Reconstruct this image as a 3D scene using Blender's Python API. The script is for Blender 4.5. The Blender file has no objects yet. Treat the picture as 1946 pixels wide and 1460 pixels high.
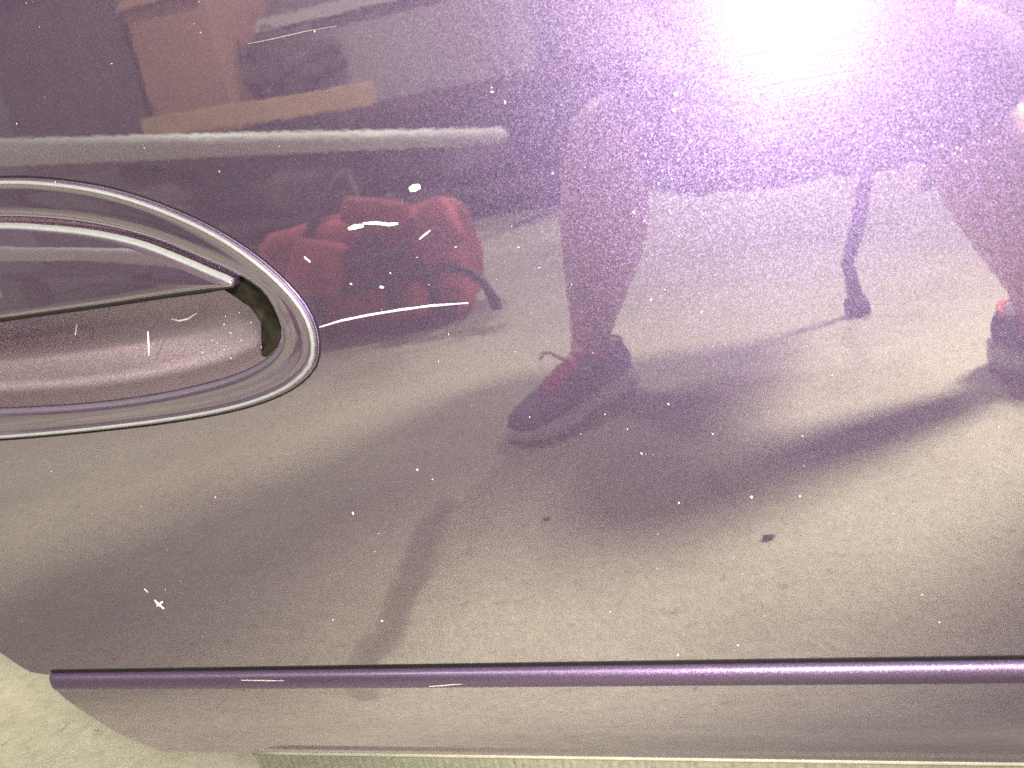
import bpy, bmesh, math, random
from mathutils import Vector, Matrix
random.seed(7)
S = bpy.context.scene
COL = S.collection
# ------------------------------------------------------------------ camera
CAM = Vector((0.0, -0.40, 0.55))                      # lens 0.40 m from the door, 0.55 m above the floor
R = Matrix(((0.94723217, 0.09832311, 0.30509635),
            (0.25813261, 0.33033424, -0.90788041),
            (-0.1900494, 0.93872885, 0.28752282)))
FPX = 1923.86
cd = bpy.data.cameras.new('camera'); cam = bpy.data.objects.new('camera', cd); COL.objects.link(cam)
cam.matrix_world = Matrix.Translation(CAM) @ R.to_4x4()
cd.sensor_width = 36.0; cd.lens = FPX / 1946 * 36.0; cd.clip_start = 0.005; cd.clip_end = 60
cd.dof.use_dof = True; cd.dof.focus_distance = 0.48; cd.dof.aperture_fstop = 17.0
S.camera = cam
# ------------------------------------------------------------------ world, exposure, lamps
w = bpy.data.worlds.new('World'); S.world = w; w.use_nodes = True
w.node_tree.nodes['Background'].inputs[0].default_value = (1.0, 0.96, 0.88, 1)
w.node_tree.nodes['Background'].inputs[1].default_value = 0.27
S.view_settings.view_transform = 'Standard'; S.view_settings.look = 'None'
S.view_settings.exposure = 0; S.view_settings.gamma = 1
S.render.engine = 'CYCLES'
S.cycles.use_denoising = False
S.cycles.caustics_reflective = False; S.cycles.caustics_refractive = False
S.cycles.max_bounces = 6; S.cycles.sample_clamp_indirect = 4

def area_lamp(name, loc, target, size, power, col, spread=math.pi):
    l = bpy.data.lights.new(name, 'AREA'); l.shape = 'DISK'; l.size = size; l.energy = power; l.color = col
    l.spread = spread
    o = bpy.data.objects.new(name, l); COL.objects.link(o); o.location = loc
    o.rotation_euler = (Vector(target) - Vector(loc)).to_track_quat('-Z', 'Y').to_euler(); return o
area_lamp('garage_lamp_light', (0.40, -4.4, 2.45), (0, -0.6, 0), 0.26, 75, (1.0, 0.94, 0.78))
area_lamp('left_garage_lamp_light', (-1.5, -2.5, 2.5), (-1.3, -2.7, 0), 0.40, 42, (1.0, 0.95, 0.80))
area_lamp('second_garage_lamp_light', (2.1, -2.9, 2.40), (-0.15, -0.28, 0), 0.85, 54, (1.0, 0.94, 0.72), math.radians(52))
area_lamp('far_garage_lamp_light', (-1.2, 2.2, 2.45), (-0.8, 0.3, 0), 0.5, 40, (1.0, 0.90, 0.74))
fl = area_lamp('phone_flash_light', CAM + R @ Vector((-0.008, 0.006, -0.001)), (-0.02, 0, 0.50), 0.010, 2.45, (0.93, 0.95, 1.0))

# ------------------------------------------------------------------ helpers
def mir(px, py, Y):                                    # point Y metres out from the door that the lacquer shows at this pixel
    v = pix(px, py); t = (Y - CAM.y) / v.y; return Vector((v.x * t, -Y, CAM.z + v.z * t))
def pix(px, py):
    return R @ Vector(((px - 973.0), -(py - 730.0), -FPX)).normalized()
def on_door(px, py, y=0.0):                            # point of the door surface (x, z)
    v = pix(px, py); t = (y - CAM.y) / v.y; return (v.x * t, CAM.z + v.z * t)

def tag(o, label=None, cat=None, group=None, kind=None):
    if label: o['label'] = label
    if cat: o['category'] = cat
    if group: o['group'] = group
    if kind: o['kind'] = kind
    return o
def empty(name, loc=(0, 0, 0), rz=0.0):
    o = bpy.data.objects.new(name, None); COL.objects.link(o); o.location = loc; o.rotation_euler.z = rz; return o
def link(name, bm, mat, parent=None, smooth=True, sub=0, front=False):
    me = bpy.data.meshes.new(name); bmesh.ops.recalc_face_normals(bm, faces=bm.faces)
    if front and sum(f.normal.y * f.calc_area() for f in bm.faces) > 0: bmesh.ops.reverse_faces(bm, faces=bm.faces)
    bm.to_mesh(me); bm.free()
    me.materials.append(mat)
    if smooth:
        for p in me.polygons: p.use_smooth = True
    o = bpy.data.objects.new(name, me); COL.objects.link(o); o.parent = parent
    if sub:
        m = o.modifiers.new('s', 'SUBSURF'); m.levels = sub; m.render_levels = sub
    return o
def smooth_closed(pts, n=144):                         # Catmull-Rom through a closed outline, even spacing
    P = [Vector(p) for p in pts]; out = []; k = len(P)
    for i in range(k):
        a, b, c, d = P[i - 1], P[i], P[(i + 1) % k], P[(i + 2) % k]
        for j in range(24):
            t = j / 24
            out.append(0.5 * ((2 * b) + (c - a) * t + (2 * a - 5 * b + 4 * c - d) * t * t + (3 * b - a - 3 * c + d) * t ** 3))
    L = [0]
    for i in range(len(out)): L.append(L[-1] + (out[(i + 1) % len(out)] - out[i]).length)
    res = []; j = 0
    for i in range(n):
        s = L[-1] * i / n
        while L[j + 1] < s: j += 1
        f = (s - L[j]) / max(1e-9, L[j + 1] - L[j]); res.append(out[j].lerp(out[(j + 1) % len(out)], f))
    return res
def area2(P):
    return sum(P[i].x * P[(i + 1) % len(P)].y - P[(i + 1) % len(P)].x * P[i].y for i in range(len(P)))
def inset(P, d):
    s = 1 if area2(P) > 0 else -1; n = len(P); out = []
    for i in range(n):
        t = (P[(i + 1) % n] - P[i - 1]).normalized(); out.append(P[i] + Vector((-t.y, t.x)) * s * d)
    return out
def shrink(P, k, c=None):
    c = c or sum(P, Vector((0, 0))) / len(P); return [c + (p - c) * k for p in P]
def loft(bm, loops, cap_end=True, cap_start=False):    # loops: list of (list of 2D (x,z), y or list of y)
    rows = []
    for P, y in loops:
        rows.append([bm.verts.new((p.x, y[i] if isinstance(y, list) else y, p.y)) for i, p in enumerate(P)])
    n = len(rows[0])
    for a, b in zip(rows, rows[1:]):
        for i in range(n): bm.faces.new((a[i], a[(i + 1) % n], b[(i + 1) % n], b[i]))
    if cap_end: bm.faces.new(rows[-1])
    if cap_start: bm.faces.new(rows[0])
def tube(bm, pts, r, n=10, caps=True):
    pts = [Vector(p) for p in pts]; rr = r if isinstance(r, (list, tuple)) else [r] * len(pts)
    up = Vector((0, 0, 1)); rows = []
    for i, p in enumerate(pts):
        t = (pts[min(i + 1, len(pts) - 1)] - pts[max(i - 1, 0)]).normalized()
        a = t.cross(up if abs(t.z) < 0.95 else Vector((1, 0, 0))).normalized(); b = t.cross(a)
        rows.append([bm.verts.new(p + (a * math.cos(2 * math.pi * k / n) + b * math.sin(2 * math.pi * k / n)) * rr[i]) for k in range(n)])
    for a, b in zip(rows, rows[1:]):
        for i in range(n): bm.faces.new((a[i], a[(i + 1) % n], b[(i + 1) % n], b[i]))
    if caps: bm.faces.new(rows[0]); bm.faces.new(rows[-1])
def box(bm, c, s, bev=0.0, rot=None, seg=2):
    g = bmesh.ops.create_cube(bm, size=1.0)
    m = Matrix.Translation(c) @ (rot.to_4x4() if rot else Matrix.Identity(4)) @ Matrix.Diagonal((s[0], s[1], s[2], 1))
    bmesh.ops.transform(bm, matrix=m, verts=g['verts'])
    if bev:
        es = list({e for v in g['verts'] for e in v.link_edges})
        bmesh.ops.bevel(bm, geom=es, offset=bev, segments=seg, affect='EDGES', profile=0.5)

# ------------------------------------------------------------------ materials
class NT:
    def __init__(s, name):
        s.m = bpy.data.materials.new(name); s.m.use_nodes = True; s.t = s.m.node_tree; s.t.nodes.clear()
        s.out = s.t.nodes.new('ShaderNodeOutputMaterial')
        s.co = s.t.nodes.new('ShaderNodeTexCoord').outputs['Object']
    def n(s, typ, **kw):
        nd = s.t.nodes.new('ShaderNode' + typ)
        for k, v in kw.items():
            k2 = k.replace('_', ' ')
            if hasattr(nd, k) and k not in nd.inputs and k2.title() not in nd.inputs:
                setattr(nd, k, v); continue
            key = k if k in nd.inputs else k2.title()
            if key not in nd.inputs: key = k2
            if isinstance(v, bpy.types.NodeSocket): s.t.links.new(v, nd.inputs[key])
            else: nd.inputs[key].default_value = v
        return nd
    def l(s, a, b): s.t.links.new(a, b)
    def noise(s, scale, detail=3, rough=0.55, co=None):
        return s.n('TexNoise', Vector=co or s.co, Scale=scale, Detail=detail, Roughness=rough).outputs['Fac']
    def ramp(s, fac, stops):
        r = s.n('ValToRGB', Fac=fac); e = r.color_ramp.elements
        while len(e) < len(stops): e.new(0.5)
        for q, (p, c) in zip(e, stops): q.position = p; q.color = (*c, 1) if len(c) == 3 else c
        return r.outputs['Color']
    def math(s, op, a, b=0.0):
        m = s.t.nodes.new('ShaderNodeMath'); m.operation = op
        for i, v in enumerate((a, b)):
            if isinstance(v, bpy.types.NodeSocket): s.l(v, m.inputs[i])
            else: m.inputs[i].default_value = v
        return m.outputs[0]
    def mixc(s, fac, a, b):
        m = s.t.nodes.new('ShaderNodeMix'); m.data_type = 'RGBA'
        for i, v in ((0, fac), (6, a), (7, b)):
            if isinstance(v, bpy.types.NodeSocket): s.l(v, m.inputs[i])
            else: m.inputs[i].default_value = v if i == 0 else (*v, 1)
        return m.outputs[2]
    def bump(s, h, dist, strength=1.0, normal=None):
        b = s.n('Bump', Height=h, Distance=dist, Strength=strength)
        if normal: s.l(normal, b.inputs['Normal'])
        return b.outputs['Normal']
    def mixs(s, fac, a, b):
        m = s.t.nodes.new('ShaderNodeMixShader')
        if isinstance(fac, bpy.types.NodeSocket): s.l(fac, m.inputs[0])
        else: m.inputs[0].default_value = fac
        s.l(a, m.inputs[1]); s.l(b, m.inputs[2]); return m.outputs[0]
    def add(s, a, b):
        m = s.t.nodes.new('ShaderNodeAddShader'); s.l(a, m.inputs[0]); s.l(b, m.inputs[1]); return m.outputs[0]
    def done(s, sh): s.l(sh, s.out.inputs['Surface']); return s.m

def paint(name, ior=5.0, coat_rough=0.012, flake=(0.155, 0.116, 0.240), peel=1.0, base=(0.105, 0.086, 0.094)):
    t = NT(name)
    # orange peel and slow waviness of the clear coat
    h1 = t.noise(190, 1.5); h2 = t.noise(26, 1.0); h3 = t.noise(5, 0.5)
    nrm = t.bump(h1, 5.0e-6 * peel); nrm = t.bump(h2, 1.2e-5 * peel, normal=nrm); nrm = t.bump(h3, 4e-5 * peel, normal=nrm)
    # metal flakes: every cell leans its own way
    def flakes(scale, lean):
        v = t.n('TexVoronoi', Vector=t.co, Scale=scale)
        s1 = t.n('VectorMath', operation='SUBTRACT'); t.l(v.outputs['Color'], s1.inputs[0]); s1.inputs[1].default_value = (.5, .5, .5)
        s2 = t.n('VectorMath', operation='SCALE'); t.l(s1.outputs[0], s2.inputs[0]); s2.inputs['Scale'].default_value = lean
        g = t.n('NewGeometry'); s3 = t.n('VectorMath', operation='ADD'); t.l(g.outputs['Normal'], s3.inputs[0]); t.l(s2.outputs[0], s3.inputs[1])
        s4 = t.n('VectorMath', operation='NORMALIZE'); t.l(s3.outputs[0], s4.inputs[0]); return s4.outputs[0], v
    n1, v1 = flakes(3000, 0.24)
    n2, v2 = flakes(1500, 0.32)
    tint = t.mixc(t.n('SeparateColor', Color=v1.outputs['Color']).outputs[0], flake, (flake[0] * 1.45, flake[1] * 1.2, flake[2] * 0.95))
    wide = t.n('BsdfGlossy', Color=tint, Roughness=0.46, Normal=n1).outputs[0]
    spark = t.n('BsdfGlossy', Color=(0.62, 0.42, 0.92, 1), Roughness=0.17, Normal=n2).outputs[0]
    under = t.n('BsdfDiffuse', Color=(*base, 1)).outputs[0]
    metal = t.mixs(0.75, under, wide)
    rare = t.math('GREATER_THAN', t.n('SeparateColor', Color=v2.outputs['Color']).outputs[2], 0.80)
    metal = t.mixs(t.math('MULTIPLY', rare, 0.018), metal, spark)
    mid = t.n('BsdfGlossy', Color=(0.72, 0.47, 1.0, 1), Roughness=0.43, Normal=n1).outputs[0]
    metal = t.mixs(0.17, metal, mid)
    # polishing haze: hair lines in many directions
    hs = None
    for k in range(5):
        mp = t.n('Mapping', Vector=t.co); mp.inputs['Rotation'].default_value = (0, 0.3 + k * math.pi / 5, 0); mp.inputs['Scale'].default_value = (9, 60, 900)
        q = t.noise(1.0, 2.0, 0.6, mp.outputs[0]); hs = q if hs is None else t.math('ADD', hs, q)
    nh = t.bump(hs, 3e-5)
    haze = t.n('BsdfGlossy', Color=(0.95, 0.95, 1, 1), Roughness=0.24, Normal=nh).outputs[0]
    body = t.mixs(0.024, metal, haze)
    coat = t.n('BsdfGlossy', Color=(1, 1, 1, 1), Roughness=coat_rough, Normal=nrm).outputs[0]
    fr = t.n('Fresnel', IOR=ior, Normal=nrm).outputs[0]
    return t.done(t.mixs(fr, body, coat))

M = {}
M['paint'] = paint('metallic_violet_paint')
M['bowl'] = paint('violet_paint_in_recess', ior=1.9, coat_rough=0.28, flake=(0.50, 0.45, 0.48), base=(0.10, 0.090, 0.090))
M['trim'] = paint('satin_violet_trim', ior=1.35, coat_rough=0.45, flake=(0.085, 0.060, 0.125), base=(0.055, 0.043, 0.066))
def simple(name, col, rough=0.5, metallic=0.0, var=0.0, scale=30, bump=0.0, spec=0.5, col2=None):
    t = NT(name); f = t.noise(scale, 5, 0.6)
    c = t.mixc(t.ramp(f, [(0.3, (0, 0, 0)), (0.7, (1, 1, 1))]), tuple(x * (1 - var) for x in col), col2 or tuple(min(1, x * (1 + var)) for x in col))
    p = t.n('BsdfPrincipled', Roughness=rough, Metallic=metallic); t.l(c, p.inputs['Base Color'])
    p.inputs['Specular IOR Level'].default_value = spec
    if bump: t.l(t.bump(t.noise(scale * 3, 5), bump), p.inputs['Normal'])
    return t.done(p.outputs[0])
M['edge'] = simple('clear_lacquer_edge', (0.26, 0.26, 0.28), 0.34, 0.25, 0.1, 400)
M['chip'] = simple('bare_primer_chip', (0.55, 0.53, 0.54), 0.6, 0, 0.1, 900)
M['haze_scratch'] = simple('dull_scratch', (0.22, 0.2, 0.22), 0.6, 0, 0.1, 900)
M['dust'] = simple('white_dust', (0.5, 0.48, 0.49), 0.9, 0, 0.1, 100)
M['rubber'] = simple('dark_rubber_and_shade', (0.012, 0.010, 0.011), 0.7, 0, 0.2, 200, 0, 0.15)
M['sill'] = simple('grey_plastic_sill', (0.21, 0.21, 0.165), 0.7, 0, 0.25, 300, 2e-4)
M['hem'] = simple('bare_hem_flange', (0.38, 0.37, 0.30), 0.5, 0, 0.15, 60)
M['skin'] = simple('skin', (0.66, 0.42, 0.34), 0.5, 0, 0.08, 40)
M['shorts'] = simple('dark_shorts_cloth', (0.035, 0.032, 0.055), 0.9, 0, 0.2, 60)
M['shirt'] = simple('dark_shirt_cloth', (0.05, 0.045, 0.07), 0.9, 0, 0.2, 60)
M['hair'] = simple('dark_hair', (0.02, 0.015, 0.012), 0.6, 0, 0.2, 200)
M['navy'] = simple('navy_shoe_mesh', (0.06, 0.06, 0.11), 0.75, 0, 0.3, 300, 3e-4)
M['red'] = simple('red_shoe_lining', (0.55, 0.05, 0.09), 0.7, 0, 0.2, 200)
M['white'] = simple('white_foam_sole', (0.75, 0.77, 0.78), 0.6, 0, 0.1, 100)
M['redcloth'] = simple('red_nylon', (0.40, 0.06, 0.065), 0.7, 0, 0.45, 12, 3e-3)
M['black'] = simple('black_webbing', (0.018, 0.017, 0.018), 0.6, 0, 0.2, 90)
M['pvc'] = simple('pale_grey_pipe', (0.78, 0.81, 0.78), 0.4, 0, 0.06, 12)
M['pine'] = simple('raw_pine_board', (0.62, 0.42, 0.22), 0.7, 0, 0.15, 18)
M['card'] = simple('brown_cardboard', (0.46, 0.27, 0.17), 0.85, 0, 0.12, 8)
M['bench'] = simple('dark_stained_wood', (0.10, 0.07, 0.06), 0.6, 0, 0.4, 9)
M['bag'] = simple('dark_grey_sack', (0.13, 0.105, 0.11), 0.8, 0, 0.3, 8)
M['wall'] = simple('grey_plaster', (0.40, 0.37, 0.36), 0.9, 0, 0.15, 3)
M['grit'] = simple('dark_grit', (0.03, 0.025, 0.02), 0.9, 0, 0.2, 200)
M['grime'] = simple('grimy_dark_plastic', (0.012, 0.010, 0.007), 0.7, 0, 0.6, 160, 4e-4, 0.12)
M['phone'] = simple('phone_shell', (0.02, 0.02, 0.022), 0.3, 0, 0.1, 50)
t = NT('garage_concrete')
big = t.ramp(t.noise(1.6, 5, 0.6), [(0.30, (0.29, 0.272, 0.215)), (0.55, (0.42, 0.40, 0.33)), (0.75, (0.49, 0.472, 0.395))])
fine = t.ramp(t.noise(60, 8, 0.75), [(0.30, (0.72, 0.71, 0.68)), (0.60, (1, 1, 1))])
mm = t.t.nodes.new('ShaderNodeMix'); mm.data_type = 'RGBA'; mm.blend_type = 'MULTIPLY'; mm.inputs[0].default_value = 1
t.l(big, mm.inputs[6]); t.l(fine, mm.inputs[7])
spots = t.ramp(t.noise(46, 6, 0.72), [(0.585, (0, 0, 0)), (0.67, (1, 1, 1))])
cc = t.mixc(t.math('MULTIPLY', spots, 0.7), mm.outputs[2], (0.12, 0.11, 0.09))
# left leg's shadow painted in as a feathered dark streak, plus two old drip marks
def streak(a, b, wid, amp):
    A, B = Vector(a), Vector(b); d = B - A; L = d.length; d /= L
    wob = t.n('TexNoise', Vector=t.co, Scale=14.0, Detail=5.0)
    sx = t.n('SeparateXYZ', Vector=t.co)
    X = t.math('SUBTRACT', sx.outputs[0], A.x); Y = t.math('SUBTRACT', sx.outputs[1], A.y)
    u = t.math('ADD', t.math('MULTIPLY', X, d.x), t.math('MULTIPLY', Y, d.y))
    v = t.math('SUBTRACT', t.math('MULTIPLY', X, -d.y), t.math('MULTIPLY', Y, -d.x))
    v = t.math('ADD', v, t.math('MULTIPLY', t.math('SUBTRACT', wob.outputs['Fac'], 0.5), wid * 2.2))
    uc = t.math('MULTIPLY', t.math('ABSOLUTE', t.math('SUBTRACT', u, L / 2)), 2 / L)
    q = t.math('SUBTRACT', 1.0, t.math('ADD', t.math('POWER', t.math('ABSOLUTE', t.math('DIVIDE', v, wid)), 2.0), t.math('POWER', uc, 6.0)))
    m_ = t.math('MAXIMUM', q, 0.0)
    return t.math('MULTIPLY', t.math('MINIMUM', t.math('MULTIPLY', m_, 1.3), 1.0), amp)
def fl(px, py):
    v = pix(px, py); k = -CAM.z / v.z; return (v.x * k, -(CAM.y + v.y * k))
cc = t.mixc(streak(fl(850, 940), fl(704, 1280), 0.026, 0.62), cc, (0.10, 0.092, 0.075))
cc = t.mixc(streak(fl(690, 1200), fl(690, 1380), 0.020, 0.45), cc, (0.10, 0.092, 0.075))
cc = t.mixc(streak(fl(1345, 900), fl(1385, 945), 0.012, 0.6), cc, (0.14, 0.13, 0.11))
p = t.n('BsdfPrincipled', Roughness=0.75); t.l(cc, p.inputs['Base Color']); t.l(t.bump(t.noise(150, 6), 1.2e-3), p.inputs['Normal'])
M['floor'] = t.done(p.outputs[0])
M['dark_patch'] = simple('dark_concrete', (0.27, 0.25, 0.205), 0.6, 0, 0.45, 40)

# ------------------------------------------------------------------ setting
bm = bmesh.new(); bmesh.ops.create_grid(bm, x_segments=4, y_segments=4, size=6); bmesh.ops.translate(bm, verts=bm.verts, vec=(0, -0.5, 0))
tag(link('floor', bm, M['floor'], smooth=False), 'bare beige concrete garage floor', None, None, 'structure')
bm = bmesh.new(); box(bm, (0, -4.9, 1.3), (10, 0.1, 2.6))
tag(link('wall', bm, M['wall'], smooth=False), 'grey plaster garage wall', None, None, 'structure')

# ------------------------------------------------------------------ the car side
car = tag(empty('car', (0, 0, 0)), 'glossy metallic violet car side with oval pull handle', 'car')
OUT = [(0, 340), (100, 343), (200, 358), (300, 388), (400, 432), (480, 482), (545, 538), (585, 588), (603, 635), (603, 680), (585, 712),
       (545, 742), (480, 768), (400, 787), (300, 803), (200, 815), (100, 825), (0, 833), (-150, 842), (-330, 838), (-500, 775), (-560, 650), (-520, 530), (-360, 415), (-150, 352)]
INN = [(0, 410), (100, 414), (200, 428), (300, 455), (400, 497), (460, 525), (500, 552), (525, 590), (538, 630), (530, 658), (500, 688),
       (440, 716), (350, 740), (250, 758), (150, 769), (50, 775), (0, 777), (-150, 782), (-330, 765), (-440, 700), (-475, 610), (-430, 510), (-300, 445), (-150, 415)]
FLP = [(0, 424), (80, 427), (180, 437), (270, 456), (350, 485), (415, 512), (446, 525), (457, 536), (446, 543), (400, 549), (300, 563),
       (200, 578), (100, 592), (0, 606), (-150, 626), (-300, 640), (-400, 615), (-430, 560), (-385, 490), (-280, 450), (-150, 429)]
oo = smooth_closed([on_door(*q) for q in OUT]); ii = smooth_closed([on_door(*q) for q in INN]); ff = smooth_closed([on_door(*q) for q in FLP])
def align(A, B):                                       # start both loops at their rightmost point, same turning direction
    out = []
    for P in (A, B):
        if area2(P) < 0: P = P[::-1]
        k = max(range(len(P)), key=lambda i: P[i].x); out.append(P[k:] + P[:k])
    return out
oo, ii = align(oo, ii)

# door skin: flat part with the handle opening
ZS = 0.2745
ARCH = [on_door(*q) for q in [(95, 1283), (60, 1278), (45, 1271), (0, 1240), (-60, 1200), (-130, 1160), (-230, 1115), (-360, 1080), (-520, 1070)]]
bm = bmesh.new()
poly = [Vector((1.1, ZS)), Vector((ARCH[0][0], ZS))] + [Vector(a) for a in ARCH] + [Vector((-1.5, ARCH[-1][1])), Vector((-1.5, 1.45)), Vector((1.1, 1.45))]
hole = inset(oo, 0.0025)
edges = []
for P in (poly, hole):
    vs = [bm.verts.new((q.x, 0, q.y)) for q in P]
    edges += [bm.edges.new((vs[i], vs[(i + 1) % len(vs)])) for i in range(len(vs))]
bmesh.ops.triangle_fill(bm, use_beauty=True, use_dissolve=False, edges=edges)
# folded flange along the wheel-arch edge
bm.verts.ensure_lookup_table()
rim = [bm.verts[i] for i in range(2, 2 + len(ARCH))]
back = [bm.verts.new((v.co.x + 0.001, 0.014, v.co.z + 0.002)) for v in rim]
fl_faces = [bm.faces.new((rim[i], rim[i + 1], back[i + 1], back[i])) for i in range(len(rim) - 1)]
for f in bm.faces: f.normal_update()
panel = link('door_skin', bm, M['paint'], car, smooth=False)
if panel.data.polygons[0].normal.y > 0: panel.data.flip_normals()

# lower door: tucks in towards the sill
ROWS = [(1294, 0.0), (1330, 0.0), (1360, 0.0003), (1380, 0.0010), (1395, 0.0022), (1406, 0.0040), (1415, 0.0064), (1422, 0.0092), (1428, 0.0120), (1433, 0.0138), (1437, 0.0146)]
PROF = [(ZS - 0.0002, 0.0)] + [(on_door(900, r, y)[1], y) for r, y in ROWS[1:]]
def prof_y(z):
    if z >= PROF[0][0]: return 0.0
    for (z0, y0), (z1, y1) in zip(PROF, PROF[1:]):
        if z0 >= z >= z1: return y0 + (y1 - y0) * (z0 - z) / (z0 - z1)
    return PROF[-1][1]
LEFT = []
for q in [(96, 1295), (108, 1315), (140, 1340), (180, 1366), (240, 1400), (300, 1426), (350, 1442), (400, 1452), (450, 1456)]:
    y = 0.0
    for k in range(6): x, z = on_door(*q, y); y = prof_y(z)
    LEFT.append((x, z))
def xleft(z):
    pts = sorted(LEFT, key=lambda q: q[1])
    if z <= pts[0][1]: return pts[0][0]
    for a, b in zip(pts, pts[1:]):
        if a[1] <= z <= b[1]: return a[0] + (b[0] - a[0]) * (z - a[1]) / (b[1] - a[1])
    return pts[-1][0]
PR = []
for (z0, y0), (z1, y1) in zip(PROF, PROF[1:]):
    for k in range(3): PR.append((z0 + (z1 - z0) * k / 3, y0 + (y1 - y0) * k / 3))
PR.append(PROF[-1])
bm = bmesh.new(); rows = []
for z, y in PR:
    a = xleft(z); rows.append([bm.verts.new((a + (1.1 - a) * (k / 24), y, z)) for k in range(25)])
for a, b in zip(rows, rows[1:]):
    for i in range(24): bm.faces.new((a[i], a[i + 1], b[i + 1], b[i]))
al = [bm.verts.new(r[0].co + Vector((0.0001, 0.0002, 0))) for r in rows]; bl = [bm.verts.new((r[0].co.x + 0.006, r[0].co.y + 0.006, r[0].co.z + 0.001)) for r in rows]
for i in range(len(rows) - 1): bm.faces.new((al[i], al[i + 1], bl[i + 1], bl[i]))
lower = link('lower_door_skin', bm, M['paint'], car, front=True)
# bright hem and ribbed sill
hx = on_door(482, 1436, 0.015)[0]; hz = PROF[-1][0]
bm = bmesh.new(); tube(bm, [(hx + 0.02 * k, PROF[-1][1] + 0.0012, PROF[-1][0]) for k in range(70)], 0.0019, 8)
link('door_hem', bm, M['hem'], car)
bm = bmesh.new(); k = 0; x = hx; prev = None
while x < 0.62:
    y = 0.0160 + 0.00025 * (k % 2) + random.uniform(0, 0.0003)
    c = [bm.verts.new((x, y, hz - 0.001)), bm.verts.new((x, y + 0.001, hz - 0.015)), bm.verts.new((x, y + 0.004, hz - 0.04))]
    if prev:
        for a, b, cc_, d in ((prev[0], c[0], c[1], prev[1]), (prev[1], c[1], c[2], prev[2])): bm.faces.new((a, b, cc_, d))
    prev = c; x += random.uniform(0.0016, 0.0026); k += 1
link('ribbed_sill', bm, M['sill'], car, smooth=False, front=True)

# trim strip: half-round rubbing strip with a rounded end
bm = bmesh.new(); x0 = -0.4405; rows = []; zc = 0.2750; hh = 0.0057
for k in range(60):
    x = x0 + (0.0 if k == 0 else 0.0006 * k if k < 8 else 0.0042 + (k - 7) * 0.029)
    e = math.sqrt(max(0.0, 1 - (1 - min(1, (x - x0) / 0.004)) ** 2)) if x - x0 < 0.004 else 1.0
    e = max(e, 0.35)
    rows.append([bm.verts.new((x, 0.0006 - 0.0050 * e * max(0.0, math.sin(a)) ** 0.7, zc + hh * (0.55 + 0.45 * e) * math.cos(a) + 0.0004)) for a in [math.pi * q / 14 for q in range(15)]])
for a, b in zip(rows, rows[1:]):
    for i in range(14): bm.faces.new((a[i], a[i + 1], b[i + 1], b[i]))
bm.faces.new(rows[0])
strip = link('trim_strip', bm, M['trim'], car, front=True)
bm = bmesh.new(); box(bm, ((x0 + 1.1) / 2 + 0.002, -0.0002, zc + hh + 0.0011), (1.1 - x0, 0.001, 0.0012))
link('strip_shadow_line', bm, M['rubber'], strip, smooth=False)  # thin dark bar paints the shadow gap along the top of the trim

# door handle
bm = bmesh.new()
a0 = inset(oo, 0.0045)
ring_in = inset(ii, -0.0008)
mid = lambda f: [p.lerp(q, f) for p, q in zip(a0, ring_in)]
loft(bm, [(oo, 0.003), (oo, -0.0012), (inset(oo, 0.0004), -0.0022), (inset(oo, 0.0010), -0.0029), (inset(oo, 0.0017), -0.0031), (inset(oo, 0.0025), -0.0028), (inset(oo, 0.0034), -0.0025),
          (a0, -0.0024), (mid(0.25), -0.0024), (mid(0.5), -0.0024), (mid(0.80), -0.0023), (mid(0.93), -0.0021), (ring_in, -0.0016), (ii, -0.0011), (inset(ii, 0.0006), -0.0002), (inset(ii, 0.0009), 0.003)], cap_end=False)
handle = link('door_handle', bm, M['paint'], car, front=True)
bm = bmesh.new(); g = inset(oo, -0.0016)
loft(bm, [(inset(oo, -0.0002), 0.0008), (inset(oo, -0.0006), -0.0003), (inset(oo, -0.0012), -0.0004), (g, 0.0003)], cap_end=False)
link('handle_gasket', bm, M['rubber'], handle, front=True)
bm = bmesh.new()
prev = oo
loft(bm, [(inset(oo, 0.0006), -0.0024), (inset(oo, 0.0008), -0.0030), (inset(oo, 0.0013), -0.00345), (inset(oo, 0.0019), -0.0035), (inset(oo, 0.0023), -0.0032), (inset(oo, 0.0025), -0.0026)], cap_end=False)
link('handle_rim', bm, M['edge'], handle, front=True)
bm = bmesh.new()
cb = sum(ii, Vector((0, 0))) / len(ii); cb.x -= 0.05
def flr(k, m): return [cb + Vector(((p.x - cb.x) * k, (p.y - cb.y) * m)) for p in ii]
loft(bm, [(inset(ii, 0.0006), 0.000), (inset(ii, 0.0010), 0.003), (flr(0.97, 0.965), 0.009), (flr(0.95, 0.93), 0.014), (flr(0.925, 0.89), 0.0175)] + [(flr(0.90 * k, 0.85 * k), 0.0185 + 0.022 * (1 - k * k)) for k in (1, 0.93, 0.85, 0.75, 0.65, 0.5, 0.35, 0.2, 0.07)])
link('recess_cup', bm, M['bowl'], handle, front=True)
gp = smooth_closed([on_door(*q, 0.004) for q in [(425, 548), (470, 532), (502, 553), (527, 592), (540, 632), (531, 660), (508, 678), (497, 668), (506, 640), (492, 605), (462, 570)]], 60)
bm = bmesh.new(); loft(bm, [(gp, 0.010), (gp, 0.0035), (inset(gp, 0.001), 0.0030), (shrink(gp, 0.6), 0.0042), (shrink(gp, 0.2), 0.005)])
link('pivot_gap', bm, M['grime'], handle, front=True)
bm = bmesh.new(); cf = sum(ff, Vector((0, 0))) / len(ff)
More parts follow.
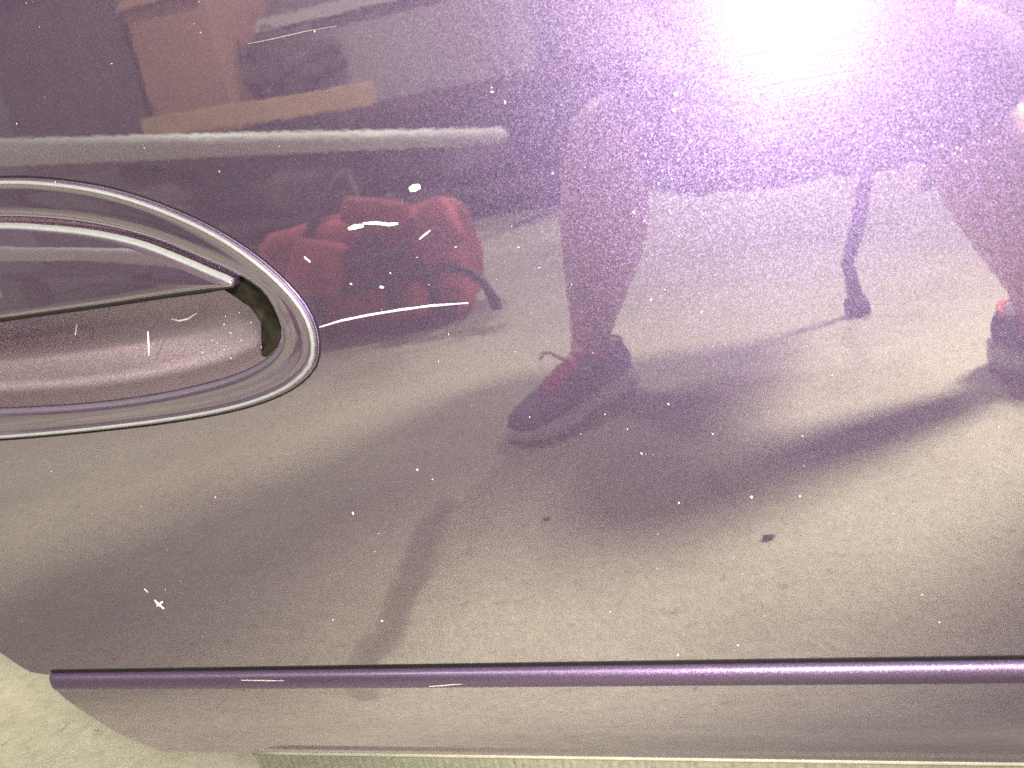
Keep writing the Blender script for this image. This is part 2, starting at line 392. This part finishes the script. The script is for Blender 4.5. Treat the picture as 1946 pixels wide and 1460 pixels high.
loft(bm, [(inset(ff, 0.0005), 0.008), (inset(ff, 0.0001), 0.002), (ff, 0.0), (inset(ff, 0.0004), -0.0014), (inset(ff, 0.0010), -0.0022), (inset(ff, 0.0018), -0.0026)] +
     [(shrink(inset(ff, 0.0018), k, cf), -0.0026 - 0.0005 * (1 - k * k)) for k in (0.94, 0.8, 0.6, 0.4, 0.2, 0.05)], cap_start=True)
zt = max(q.y for q in ff)
for v in bm.verts: v.co.y -= 0.055 * (zt - v.co.z)
flap = link('pull_flap', bm, M['paint'], handle)
bm = bmesh.new()
loft(bm, [(inset(ff, -0.0003), -0.0004), (inset(ff, 0.0001), -0.0016), (inset(ff, 0.0006), -0.0024), (inset(ff, 0.0011), -0.0028), (inset(ff, 0.0016), -0.0029), (inset(ff, 0.0021), -0.0026)], cap_end=False)
for v in bm.verts: v.co.y -= 0.055 * (zt - v.co.z)
rimo = link('flap_edge', bm, M['edge'], flap, front=True)
bm = bmesh.new(); LP = [(-400, 616), (-300, 641), (-150, 628), (0, 607), (100, 593), (200, 579), (300, 564), (400, 550), (447, 544)]
tube(bm, [Vector((on_door(*q, -0.0035)[0], -0.0012 - 0.055 * (zt - on_door(*q)[1]), on_door(*q, -0.0035)[1])) for q in LP], [0.0013] * 8 + [0.0006], 8); link('flap_shade_line', bm, M['rubber'], flap)  # dark strip stands in for the flap's shaded underside
# keep only its upper run: the lower run of the flap is plain paint
me = rimo.data; bm = bmesh.new(); bm.from_mesh(me)
lo = [on_door(-420, 590), on_door(452, 533)]
def above(v): f = (v.x - lo[0][0]) / (lo[1][0] - lo[0][0]); return v.z > lo[0][1] + (lo[1][1] - lo[0][1]) * f
bmesh.ops.delete(bm, geom=[v for v in bm.verts if not above(v.co)], context='VERTS'); bm.to_mesh(me); bm.free()

# scratches, chips and dust on the lacquer
def scratch(pts, wpx, parent, y=-0.0003, name='scratch', mat='chip'):
    P = [Vector((0, 0, 0)) + Vector((on_door(a, b, y)[0], y, on_door(a, b, y)[1])) for a, b in pts]; bm = bmesh.new(); rows = []
    Q = []
    for i in range(len(P) - 1):
        for k in range(4): Q.append(P[i].lerp(P[i + 1], k / 4))
    Q.append(P[-1])
    for i, p in enumerate(Q):
        d = (Q[min(i + 1, len(Q) - 1)] - Q[max(0, i - 1)]).normalized(); n = Vector((-d.z, 0, d.x))
        wdt = wpx * 0.00013 * (0.35 + 0.65 * math.sin(math.pi * (i + 0.5) / len(Q)) ** 0.5) * random.uniform(0.85, 1.15)
        rows.append((bm.verts.new(p + n * wdt), bm.verts.new(p + Vector((0, -0.0001, 0))), bm.verts.new(p - n * wdt)))
    for a, b in zip(rows, rows[1:]):
        bm.faces.new((a[0], a[1], b[1], b[0])); bm.faces.new((a[1], a[2], b[2], b[1]))
    return link(name, bm, M[mat], parent)
scratch([(607, 622), (650, 609), (700, 599), (760, 589), (820, 581), (890, 576)], 4.0, panel)
scratch([(573, 630), (588, 625)], 3.0, handle, -0.0020)
scratch([(470, 84), (520, 74), (580, 60), (640, 50)], 1.4, panel, mat='haze_scratch')
scratch([(662, 435), (676, 431), (691, 429)], 8, panel)
scratch([(690, 425), (715, 424), (740, 427), (757, 425)], 6, panel, mat='dust')
scratch([(778, 361), (788, 357), (799, 354)], 11, panel, mat='dust')
scratch([(797, 455), (806, 447), (818, 438)], 3, panel)
scratch([(578, 488), (590, 499)], 4, panel)
scratch([(294, 1140), (300, 1148), (312, 1157)], 6, panel); scratch([(298, 1152), (310, 1143)], 4, panel); scratch([(274, 1119), (281, 1126)], 3, panel)
cup = bpy.data.objects['recess_cup']
scratch([(281, 630), (282, 652), (283, 676)], 4.0, cup, 0.0205); scratch([(325, 606), (340, 610), (358, 606), (374, 595)], 3.0, cup, 0.0205)
scratch([(146, 615), (143, 637)], 3.0, cup, 0.0205); scratch([(105, 345), (100, 395)], 2.5, handle, -0.0022)
scratch([(458, 1293), (540, 1294)], 2.5, strip, -0.0044); scratch([(762, 1302), (792, 1302)], 2.5, strip, -0.0040)
scratch([(815, 1305), (880, 1300)], 2.0, strip, -0.0042)
def specks(name, lst, parent, mat):
    bm = bmesh.new()
    for (x, y, z, r) in lst:
        g = bmesh.ops.create_icosphere(bm, subdivisions=1, radius=1.0)
        m = Matrix.Translation((x, y, z)) @ Matrix.Rotation(random.uniform(0, 6.28), 4, 'Y') @ Matrix.Diagonal((r * random.uniform(0.8, 1.7), r * 0.5, r * random.uniform(0.6, 1.0), 1))
        bmesh.ops.transform(bm, matrix=m, verts=g['verts'])
    o = link(name, bm, M[mat], parent); o['kind'] = 'stuff'; return o
lst = []
for a, b, s in [(793, 893, 5), (671, 976, 5), (1428, 945, 7), (1520, 943, 6), (1290, 956, 5), (633, 1178, 5), (726, 1180, 6), (1219, 862, 4), (1270, 768, 4), (1237, 570, 4), (1333, 593, 4), (1402, 1226, 4), (1288, 1245, 7),
                (1752, 1130, 4), (1785, 1183, 4), (822, 911, 3), (1697, 976, 3), (866, 470, 4), (667, 540, 4), (725, 546, 7), (512, 517, 5), (1050, 330, 4), (712, 1048, 3), (935, 175, 5), (960, 195, 5), (1280, 210, 7), (1283, 180, 7)]:
    x, z = on_door(a, b); lst.append((x, -0.0002, z, s * 0.000125))
for i in range(190):
    a, b = random.uniform(20, 1946), random.uniform(0, 1240)
    x, z = on_door(a, b)
    if 0 < a < 615 and 330 < b < 840: continue
    lst.append((x, -0.0001, z, 0.00013 + 0.00032 * random.random() ** 3))
specks('dust', lst, panel, 'dust')
hl = []
for i in range(26):
    k = random.randrange(0, 40) if random.random() < 0.6 else random.randrange(len(oo)); p = oo[k].lerp(ii[k], random.uniform(0.3, 0.9)); hl.append((p.x, -0.0018, p.y, random.uniform(0.0002, 0.0004)))
for i in range(40):
    p = ii[random.randrange(-6, 16)].lerp(cb, random.uniform(0.02, 0.2)); hl.append((p.x, random.uniform(0.004, 0.012), p.y, random.uniform(0.0002, 0.00045)))
specks('dust', hl, handle, 'dust')

# ------------------------------------------------------------------ behind the camera: what the lacquer reflects
# phone in the hands
ph = tag(empty('phone'), 'black phone with its flash lit, held up to the car', 'phone')
ph.matrix_world = Matrix.Translation(CAM) @ R.to_4x4()
bm = bmesh.new(); box(bm, (0.028, -0.02, 0.0055), (0.150, 0.074, 0.008), 0.003); link('body', bm, M['phone'], ph)
bm = bmesh.new(); tube(bm, [(-0.008, 0.006, 0.0008), (-0.008, 0.006, 0.0014)], 0.004, 16); link('flash_window', bm, M['white'], ph)

# person squatting
def skinned(name, chains, radii, mat, parent, sub=2):
    me = bpy.data.meshes.new(name); names = list(radii); idx = {k: i for i, k in enumerate(names)}
    me.from_pydata([radii[k][0] for k in names], [(idx[a], idx[b]) for a, b in chains], []); me.materials.append(mat)
    o = bpy.data.objects.new(name, me); COL.objects.link(o); o.parent = parent
    m = o.modifiers.new('skin', 'SKIN'); m.use_smooth_shade = True
    for i, k in enumerate(names):
        r = radii[k][1]; me.skin_vertices[0].data[i].radius = (r, r) if not isinstance(r, tuple) else r
    me.skin_vertices[0].data[0].use_root = True
    s = o.modifiers.new('sub', 'SUBSURF'); s.levels = sub; s.render_levels = sub
    return o
J = {'pelvis': ((-0.07, -1.60, 0.36), 0.13), 'belly': ((-0.07, -1.50, 0.47), 0.125), 'chest': ((-0.06, -1.33, 0.64), 0.135), 'collar': ((-0.05, -1.21, 0.75), 0.07), 'neck': ((-0.05, -1.15, 0.82), 0.052), 'jaw': ((-0.05, -1.085, 0.87), 0.062), 'skull': ((-0.05, -1.08, 0.965), 0.085), 'crown': ((-0.05, -1.09, 1.03), 0.05)}
CH = [('pelvis', 'belly'), ('belly', 'chest'), ('chest', 'collar'), ('collar', 'neck'), ('neck', 'jaw'), ('jaw', 'skull'), ('skull', 'crown')]
LEGS = {'l': ((-0.17, -1.55, 0.36), (-0.305, -1.20, 0.455), (-0.340, -1.245, 0.28), (-0.392, -1.235, 0.11), (-0.398, -1.225, 0.07), (-0.45, -1.10, 0.035)),
        'r': ((0.03, -1.55, 0.36), (0.17, -1.14, 0.455), (0.235, -1.15, 0.29), (0.285, -1.15, 0.11), (0.285, -1.14, 0.07), (0.35, -1.02, 0.035))}
for s, (hp, kn, cf_, sh, an, ft) in LEGS.items():
    h, k = Vector(hp), Vector(kn)
    J.update({s + 'hip': (hp, 0.095), s + 'thigh': (tuple(h.lerp(k, 0.5)), 0.085), s + 'knee': (kn, 0.060), s + 'calf': (cf_, 0.084), s + 'shin': (sh, 0.035), s + 'ankle': (an, 0.034), s + 'foot': (ft, 0.03)})
    CH += [('pelvis', s + 'hip'), (s + 'hip', s + 'thigh'), (s + 'thigh', s + 'knee'), (s + 'knee', s + 'calf'), (s + 'calf', s + 'shin'), (s + 'shin', s + 'ankle'), (s + 'ankle', s + 'foot')]
ARMS = {'l': ((-0.22, -1.20, 0.72), (-0.19, -0.93, 0.70), (-0.085, -0.64, 0.625), (-0.055, -0.53, 0.60)), 'r': ((0.12, -1.20, 0.72), (0.14, -0.93, 0.70), (0.085, -0.64, 0.625), (0.075, -0.53, 0.60))}
for s, (sh, el, wr, pa) in ARMS.items():
    J.update({s + 'shoulder': (sh, 0.06), s + 'elbow': (el, 0.043), s + 'fore': (tuple(Vector(el).lerp(Vector(wr), 0.4)), 0.041), s + 'wrist': (wr, 0.027), s + 'palm': (pa, (0.040, 0.018))})
    CH += [('collar', s + 'shoulder'), (s + 'shoulder', s + 'elbow'), (s + 'elbow', s + 'fore'), (s + 'fore', s + 'wrist'), (s + 'wrist', s + 'palm')]
    pv = Vector(pa); inw = 1 if s == 'l' else -1
    for q in range(4):
        b = pv + Vector((-inw * (0.012 - 0.002 * q), 0.03, 0.024 - 0.016 * q)); ln = (0.040, 0.045, 0.042, 0.033)[q]
        c1 = b + Vector((inw * 0.004, ln, 0.004 - 0.003 * q)); c2 = c1 + Vector((inw * 0.020, ln * 0.35, 0))
        for nm, pt, r in (('a', b, 0.0095), ('b', c1, 0.0085), ('c', c2, 0.0072)): J[s + 'f%d' % q + nm] = (tuple(pt), r)
        CH += [(s + 'palm', s + 'f%da' % q), (s + 'f%da' % q, s + 'f%db' % q), (s + 'f%db' % q, s + 'f%dc' % q)]
    tb = pv + Vector((inw * 0.020, 0.005, 0.022)); tt = tb + Vector((inw * 0.014, 0.04, 0.010))
    J[s + 'ta'] = (tuple(tb), 0.011); J[s + 'tb'] = (tuple(tt), 0.009); CH += [(s + 'palm', s + 'ta'), (s + 'ta', s + 'tb')]
person = tag(empty('person', (0, 0, 0)), 'person squatting in dark shorts and navy running shoes, holding a phone', 'person')
skinned('body', CH, J, M['skin'], person)
G = {'pelvis': ((-0.07, -1.60, 0.36), 0.15), 'belly': ((-0.07, -1.53, 0.46), 0.142)}; GC = [('pelvis', 'belly')]
for s, (hp, kn, *_r) in LEGS.items():
    h, k = Vector(hp), Vector(kn)
    G.update({s + 'hip': (hp, 0.118), s + 'thigh': (tuple(h.lerp(k, 0.45)), 0.112), s + 'hem': (tuple(h.lerp(k, 0.98 if s == 'l' else 1.0)), 0.092 if s == 'l' else 0.115)}); GC += [('pelvis', s + 'hip'), (s + 'hip', s + 'thigh'), (s + 'thigh', s + 'hem')]
G['rcuff'] = (tuple(Vector(LEGS['r'][1]).lerp(Vector(LEGS['r'][2]) + Vector((0.03, 0, 0)), 0.70)), 0.125); GC.append(('rhem', 'rcuff'))
skinned('shorts', GC, G, M['shorts'], person)
G = {'belly': ((-0.07, -1.52, 0.48), 0.145), 'chest': ((-0.06, -1.33, 0.64), 0.155), 'collar': ((-0.05, -1.21, 0.75), 0.095)}; GC = [('belly', 'chest'), ('chest', 'collar')]
for s, (sh, el, *_r) in ARMS.items():
    G.update({s + 's': (sh, 0.078), s + 'e': (tuple(Vector(sh).lerp(Vector(el), 0.6)), 0.060)}); GC += [('collar', s + 's'), (s + 's', s + 'e')]
skinned('shirt', GC, G, M['shirt'], person)
bm = bmesh.new(); g = bmesh.ops.create_uvsphere(bm, u_segments=20, v_segments=12, radius=1)
bmesh.ops.transform(bm, matrix=Matrix.Translation((-0.05, -1.105, 0.985)) @ Matrix.Diagonal((0.092, 0.098, 0.088, 1)), verts=bm.verts)
bmesh.ops.delete(bm, geom=[v for v in bm.verts if v.co.y > -1.05 and v.co.z < 1.0], context='VERTS'); link('hair', bm, M['hair'], person)
for sx in (-1, 1):
    bm = bmesh.new(); g = bmesh.ops.create_uvsphere(bm, u_segments=8, v_segments=6, radius=0.011); bmesh.ops.translate(bm, verts=g['verts'], vec=(-0.05 + sx * 0.03, -1.005, 0.945)); link('eye', bm, M['white'], person)
bm = bmesh.new(); tube(bm, [(-0.05, -1.005, 0.945), (-0.05, -0.992, 0.925), (-0.05, -0.988, 0.908), (-0.05, -1.005, 0.900)], [0.008, 0.011, 0.014, 0.010], 8); link('nose', bm, M['skin'], person)

def shoe(heel, toe):
    h, tt = Vector((*heel, 0)), Vector((*toe, 0)); L = (tt - h).length; d = (tt - h).normalized()
    Mx = Matrix.Translation(h) @ Matrix(((d.y, d.x, 0), (-d.x, d.y, 0), (0, 0, 1))).to_4x4()
    def sect(prof, n, zf):                              # prof: (s along length, half width, z low, z high)
        bm = bmesh.new(); rows = []
        for s_, hw, z0, z1 in prof:
            zc, hz = (z0 + z1) / 2, (z1 - z0) / 2
            rows.append([bm.verts.new(Mx @ Vector((hw * math.copysign(abs(math.cos(a)) ** zf, math.cos(a)), s_ * L, zc + hz * math.copysign(abs(math.sin(a)) ** zf, math.sin(a))))) for a in [2 * math.pi * q / n for q in range(n)]])
        for a, b in zip(rows, rows[1:]):
            for i in range(n): bm.faces.new((a[i], a[(i + 1) % n], b[(i + 1) % n], b[i]))
        bm.faces.new(rows[0]); bm.faces.new(rows[-1]); return bm
    up = link('shoe', sect([(0.02, 0.022, 0.02, 0.075), (0.06, 0.034, 0.02, 0.088), (0.2, 0.040, 0.02, 0.082), (0.36, 0.041, 0.02, 0.088), (0.48, 0.043, 0.02, 0.082), (0.62, 0.047, 0.02, 0.066), (0.78, 0.048, 0.018, 0.052), (0.9, 0.040, 0.016, 0.044), (0.97, 0.026, 0.016, 0.034), (0.99, 0.012, 0.018, 0.028)], 18, 0.8), M['navy'], person)
    so = [(a_, b_ * 1.12, c_, d_ * 1.25) for a_, b_, c_, d_ in [(0.0, 0.020, 0.004, 0.030), (0.03, 0.034, 0.0, 0.034), (0.12, 0.042, 0.0, 0.034), (0.28, 0.041, 0.0, 0.032), (0.42, 0.037, 0.004, 0.028), (0.52, 0.040, 0.004, 0.026), (0.66, 0.050, 0.0, 0.026), (0.8, 0.051, 0.0, 0.024), (0.92, 0.042, 0.002, 0.022), (0.985, 0.022, 0.006, 0.020), (1.0, 0.010, 0.008, 0.018)]]
    link('sole', sect(so, 16, 0.45), M['white'], up)
    bm = sect([(0.44, 0.018, 0.076, 0.090), (0.5, 0.021, 0.070, 0.086), (0.6, 0.022, 0.055, 0.0735), (0.68, 0.020, 0.045, 0.064), (0.72, 0.012, 0.045, 0.058)], 12, 0.8); link('tongue', bm, M['red'], up)
    bm = bmesh.new(); tube(bm, [Mx @ Vector((0.036 * math.cos(a), (0.21 + 0.17 * math.sin(a)) * L, 0.088 - 0.004 * math.cos(2 * a))) for a in [2 * math.pi * q / 24 for q in range(25)]], 0.004, 8); link('collar', bm, M['red'], up)
    bm = bmesh.new()
    for q in range(5):
        s_ = 0.49 + 0.048 * q; z_ = 0.086 - 0.0055 * q
        tube(bm, [Mx @ Vector((-0.026, s_ * L, z_ - 0.006)), Mx @ Vector((0, (s_ + 0.015) * L, z_ + 0.003)), Mx @ Vector((0.026, (s_ + 0.03) * L, z_ - 0.008))], 0.0028, 6)
    tube(bm, [Mx @ Vector(v) for v in ((0, 0.48 * L, 0.09), (-0.03, 0.52 * L, 0.106), (-0.055, 0.47 * L, 0.10), (-0.075, 0.44 * L, 0.085))], 0.0025, 6)
    link('laces', bm, M['red'], up)
shoe((-0.352, -1.268), (-0.486, -1.015))
shoe((0.245, -1.215), (0.385, -0.955))

# black stick standing behind the person
t_ = tag(empty('walking_stick', (0.048, -1.545, 0)), 'black stick with a rubber foot standing behind the squatting person', 'stick')
bm = bmesh.new(); tube(bm, [(0, 0, 0.02), (-0.008, 0, 0.10), (0.030, -0.01, 0.22), (0.060, -0.03, 0.36), (0.085, -0.05, 0.62)], 0.0125, 12); link('shaft', bm, M['black'], t_)
bm = bmesh.new(); tube(bm, [(0, 0, 0.001), (0, 0, 0.008), (0, 0, 0.026), (0, 0, 0.036)], [0.022, 0.024, 0.022, 0.016], 14); link('rubber_foot', bm, M['rubber'], t_)

# red bag with black straps
t_ = tag(empty('tool_bag', (-1.12, -2.0, 0)), 'red nylon tool bag with black straps lying on the concrete', 'bag')
bm = bmesh.new(); box(bm, (0, 0, 0.14), (0.54, 0.26, 0.29), 0.07, None, 3)
bmesh.ops.subdivide_edges(bm, edges=bm.edges, cuts=2, use_grid_fill=True)
from mathutils import noise as mn
for v in bm.verts:
    if v.co.z > 0.01: v.co += Vector((mn.noise(v.co * 9), mn.noise(v.co * 9 + Vector((5, 0, 0))), mn.noise(v.co * 8 + Vector((0, 9, 0))))) * 0.030
    v.co.z = max(0.002, v.co.z)
link('body', bm, M['redcloth'], t_)
def strap(pts, wd, parent):
    bm = bmesh.new(); P = [Vector(p) for p in pts]
    tube(bm, P, wd, 8); return link('strap', bm, M['black'], parent)
strap([(-0.11, 0.13, 0.005), (-0.115, 0.145, 0.14), (-0.09, 0.13, 0.27), (-0.06, 0.06, 0.34), (0.0, 0.02, 0.40)], 0.013, t_)
strap([(0.10, 0.14, 0.06), (0.09, 0.145, 0.15), (0.06, 0.13, 0.27), (0.03, 0.06, 0.36), (0.0, 0.02, 0.40)], 0.011, t_)

for q, sz, rz in (((712, 405), (0.17, 0.05, 0.07), 0.25), ((828, 440), (0.13, 0.06, 0.13), -0.5), ((605, 510), (0.15, 0.05, 0.14), 0.3), ((785, 568), (0.07, 0.04, 0.10), 0.0)):
    bm = bmesh.new(); v = mir(*q, 1.84) - t_.location; box(bm, v, sz, 0.02, Matrix.Rotation(rz, 3, 'Y') @ Matrix.Rotation(0.5, 3, 'X')); link('pocket', bm, M['redcloth'], t_)
bm = bmesh.new(); tube(bm, [mir(*q, 1.82) - t_.location for q in [(640, 560), (760, 528), (850, 508), (890, 515), (920, 540), (938, 568), (946, 588)]], [0.012, 0.012, 0.012, 0.0115, 0.0115, 0.013, 0.014], 10); link('carry_tube', bm, M['black'], t_)
strap([(-0.26, 0.10, 0.16), (-0.1, 0.15, 0.175), (0.08, 0.15, 0.19), (0.25, 0.10, 0.20)], 0.016, t_)
strap([(0.22, 0.12, 0.02), (0.20, 0.14, 0.14), (0.17, 0.12, 0.26), (0.10, 0.02, 0.32)], 0.014, t_)
# pipe, plank, boxes, bench
def bar(name, a, b, r, mat, label, cat):
    bm = bmesh.new(); a, b = Vector(a), Vector(b); d = (b - a).normalized()
    tube(bm, [a, b - d * r * 0.7, b - d * r * 0.25, b], [r, r, r * 0.8, r * 0.35], 16); return tag(link(name, bm, M[mat], None), label, cat)
bar('pipe', mir(-70, 292, 1.5), mir(960, 258, 3.4), 0.032, 'pvc', 'long pale grey pipe leaning out from the workbench', 'pipe')
bm = bmesh.new(); a, b = mir(285, 243, 3.60), mir(702, 180, 3.40); d = b - a
box(bm, (a + b) / 2, (d.length, 0.10, 0.085), 0.004, d.to_track_quat('X', 'Z').to_matrix())
tag(link('plank', bm, M['pine'], None, False), 'raw pine plank lying along the edge of the workbench', 'plank')
bn = tag(empty('workbench', (-2.2, -4.1, 0)), 'dark stained wooden workbench against the wall', 'workbench')
bm = bmesh.new(); box(bm, (0, 0, 0.52), (3.0, 1.1, 0.05), 0.004); link('top', bm, M['bench'], bn, False)
for sx in (-1.42, 1.40):
    for sy in (-0.48, 0.48): bm = bmesh.new(); box(bm, (sx, sy, 0.247), (0.09, 0.09, 0.494), 0.004); link('leg', bm, M['bench'], bn, False)
bm = bmesh.new(); box(bm, (0, 0, 0.14), (2.7, 0.95, 0.03), 0.003); link('shelf', bm, M['bench'], bn, False)
def carton(loc, s, rz, label, mat='card'):
    o = tag(empty('cardboard_box', loc, rz), label, 'box', 'boxes on the workbench')
    bm = bmesh.new(); box(bm, (0, 0, s[2] / 2), s, 0.004); link('carton', bm, M[mat], o, False)
    bm = bmesh.new(); box(bm, (0, s[1] * 0.52, s[2] + 0.002), (s[0], s[1] * 0.2, 0.004), 0.0, Matrix.Rotation(-0.7, 3, 'X')); link('flap', bm, M[mat], o, False)
    return o
carton((-2.62, -4.02, 0.546), (0.42, 0.5, 0.62), 0.05, 'large brown cardboard box on the workbench, nearest the pipe')
carton((-1.75, -4.22, 0.546), (1.15, 0.45, 0.42), -0.08, 'pale grey box on the workbench at the right end', 'wall')
carton((-3.3, -4.1, 0.546), (0.75, 0.5, 0.80), 0.0, 'dark box at the left end of the workbench', 'bag')
for i, (x, y, sx, sz, lb) in enumerate([(-2.9, -3.75, 0.5, 0.30, 'dark grey sack slumped on the lower bench shelf at its left'), (-2.1, -3.6999999999999997, 0.55, 0.26, 'dark grey sack in the middle of the lower bench shelf'), (-1.35, -3.8, 0.4, 0.22, 'small dark sack at the right of the lower bench shelf')]):
    bm = bmesh.new(); g = bmesh.ops.create_uvsphere(bm, u_segments=24, v_segments=14, radius=1)
    for v in bm.verts:
        q = v.co.copy(); v.co = q * (1 + 0.3 * mn.noise(q * 2.2 + Vector((i * 7, 0, 0)))); v.co = Vector((v.co.x * sx / 2, v.co.y * 0.2, max(-0.9, v.co.z) * sz / 2))
    bmesh.ops.translate(bm, verts=bm.verts, vec=(x, y, 0.156 + 0.45 * sz))
    tag(link('sack', bm, M['bag']), lb, 'sack', 'sacks under the bench')
# paper cup
cx, cy = fl(1768, 350)
bm = bmesh.new(); tube(bm, [(cx, cy, 0.001), (cx, cy, 0.08), (cx, cy, 0.094), (cx, cy, 0.098)], [0.030, 0.038, 0.042, 0.038], 18)
tag(link('paper_cup', bm, M['white']), 'white paper cup standing on the floor behind the person', 'cup')
# crumb of grit
def on_floor(px, py):
    v = pix(px, py); t = -CAM.z / v.z; return Vector((v.x * t, -(CAM.y + v.y * t), 0))
for i, (a, b, s) in enumerate([(1462, 1025, 0.008), (1040, 988, 0.005)]):
    q = on_floor(a, b); bm = bmesh.new(); bmesh.ops.create_icosphere(bm, subdivisions=2, radius=1)
    for v in bm.verts: v.co = Vector((v.co.x * s, v.co.y * s * 0.6, v.co.z * s * 0.4)) * (1 + 0.3 * mn.noise(v.co * 2)) + q + Vector((0, 0, s * 0.35))
    tag(link('pebble', bm, M['grit']), ['larger dark crumb on the lit concrete before the car', 'smaller dark crumb on the concrete near the left shoe'][i], 'pebble', 'crumbs on the floor')

# unseen bin added to cast shade on the floor at right
b_ = tag(empty('added_shade_bin', (0.90, -1.05, 0)), 'unseen grey bin added to shade the floor at right', 'shade blocker')
bm = bmesh.new(); box(bm, (0, 0, 0.43), (0.50, 0.36, 0.86), 0.03); link('tub', bm, M['bag'], b_, False)
bm = bmesh.new(); box(bm, (0, 0, 0.88), (0.54, 0.40, 0.035), 0.012); link('added_shade_bin_lid', bm, M['bench'], b_, False)
bm = bmesh.new(); g = bmesh.ops.create_icosphere(bm, subdivisions=4, radius=1); c = mir(545, 120, 3.92)
for v in bm.verts:
    q = v.co.copy(); v.co = Vector((q.x * 0.22, q.y * 0.03, q.z * 0.13)) * (1 + 0.75 * mn.noise(q * 2.4)) + c
tag(link('rag', bm, M['bag']), 'dark crumpled rag hanging over the pale grey box', 'rag')
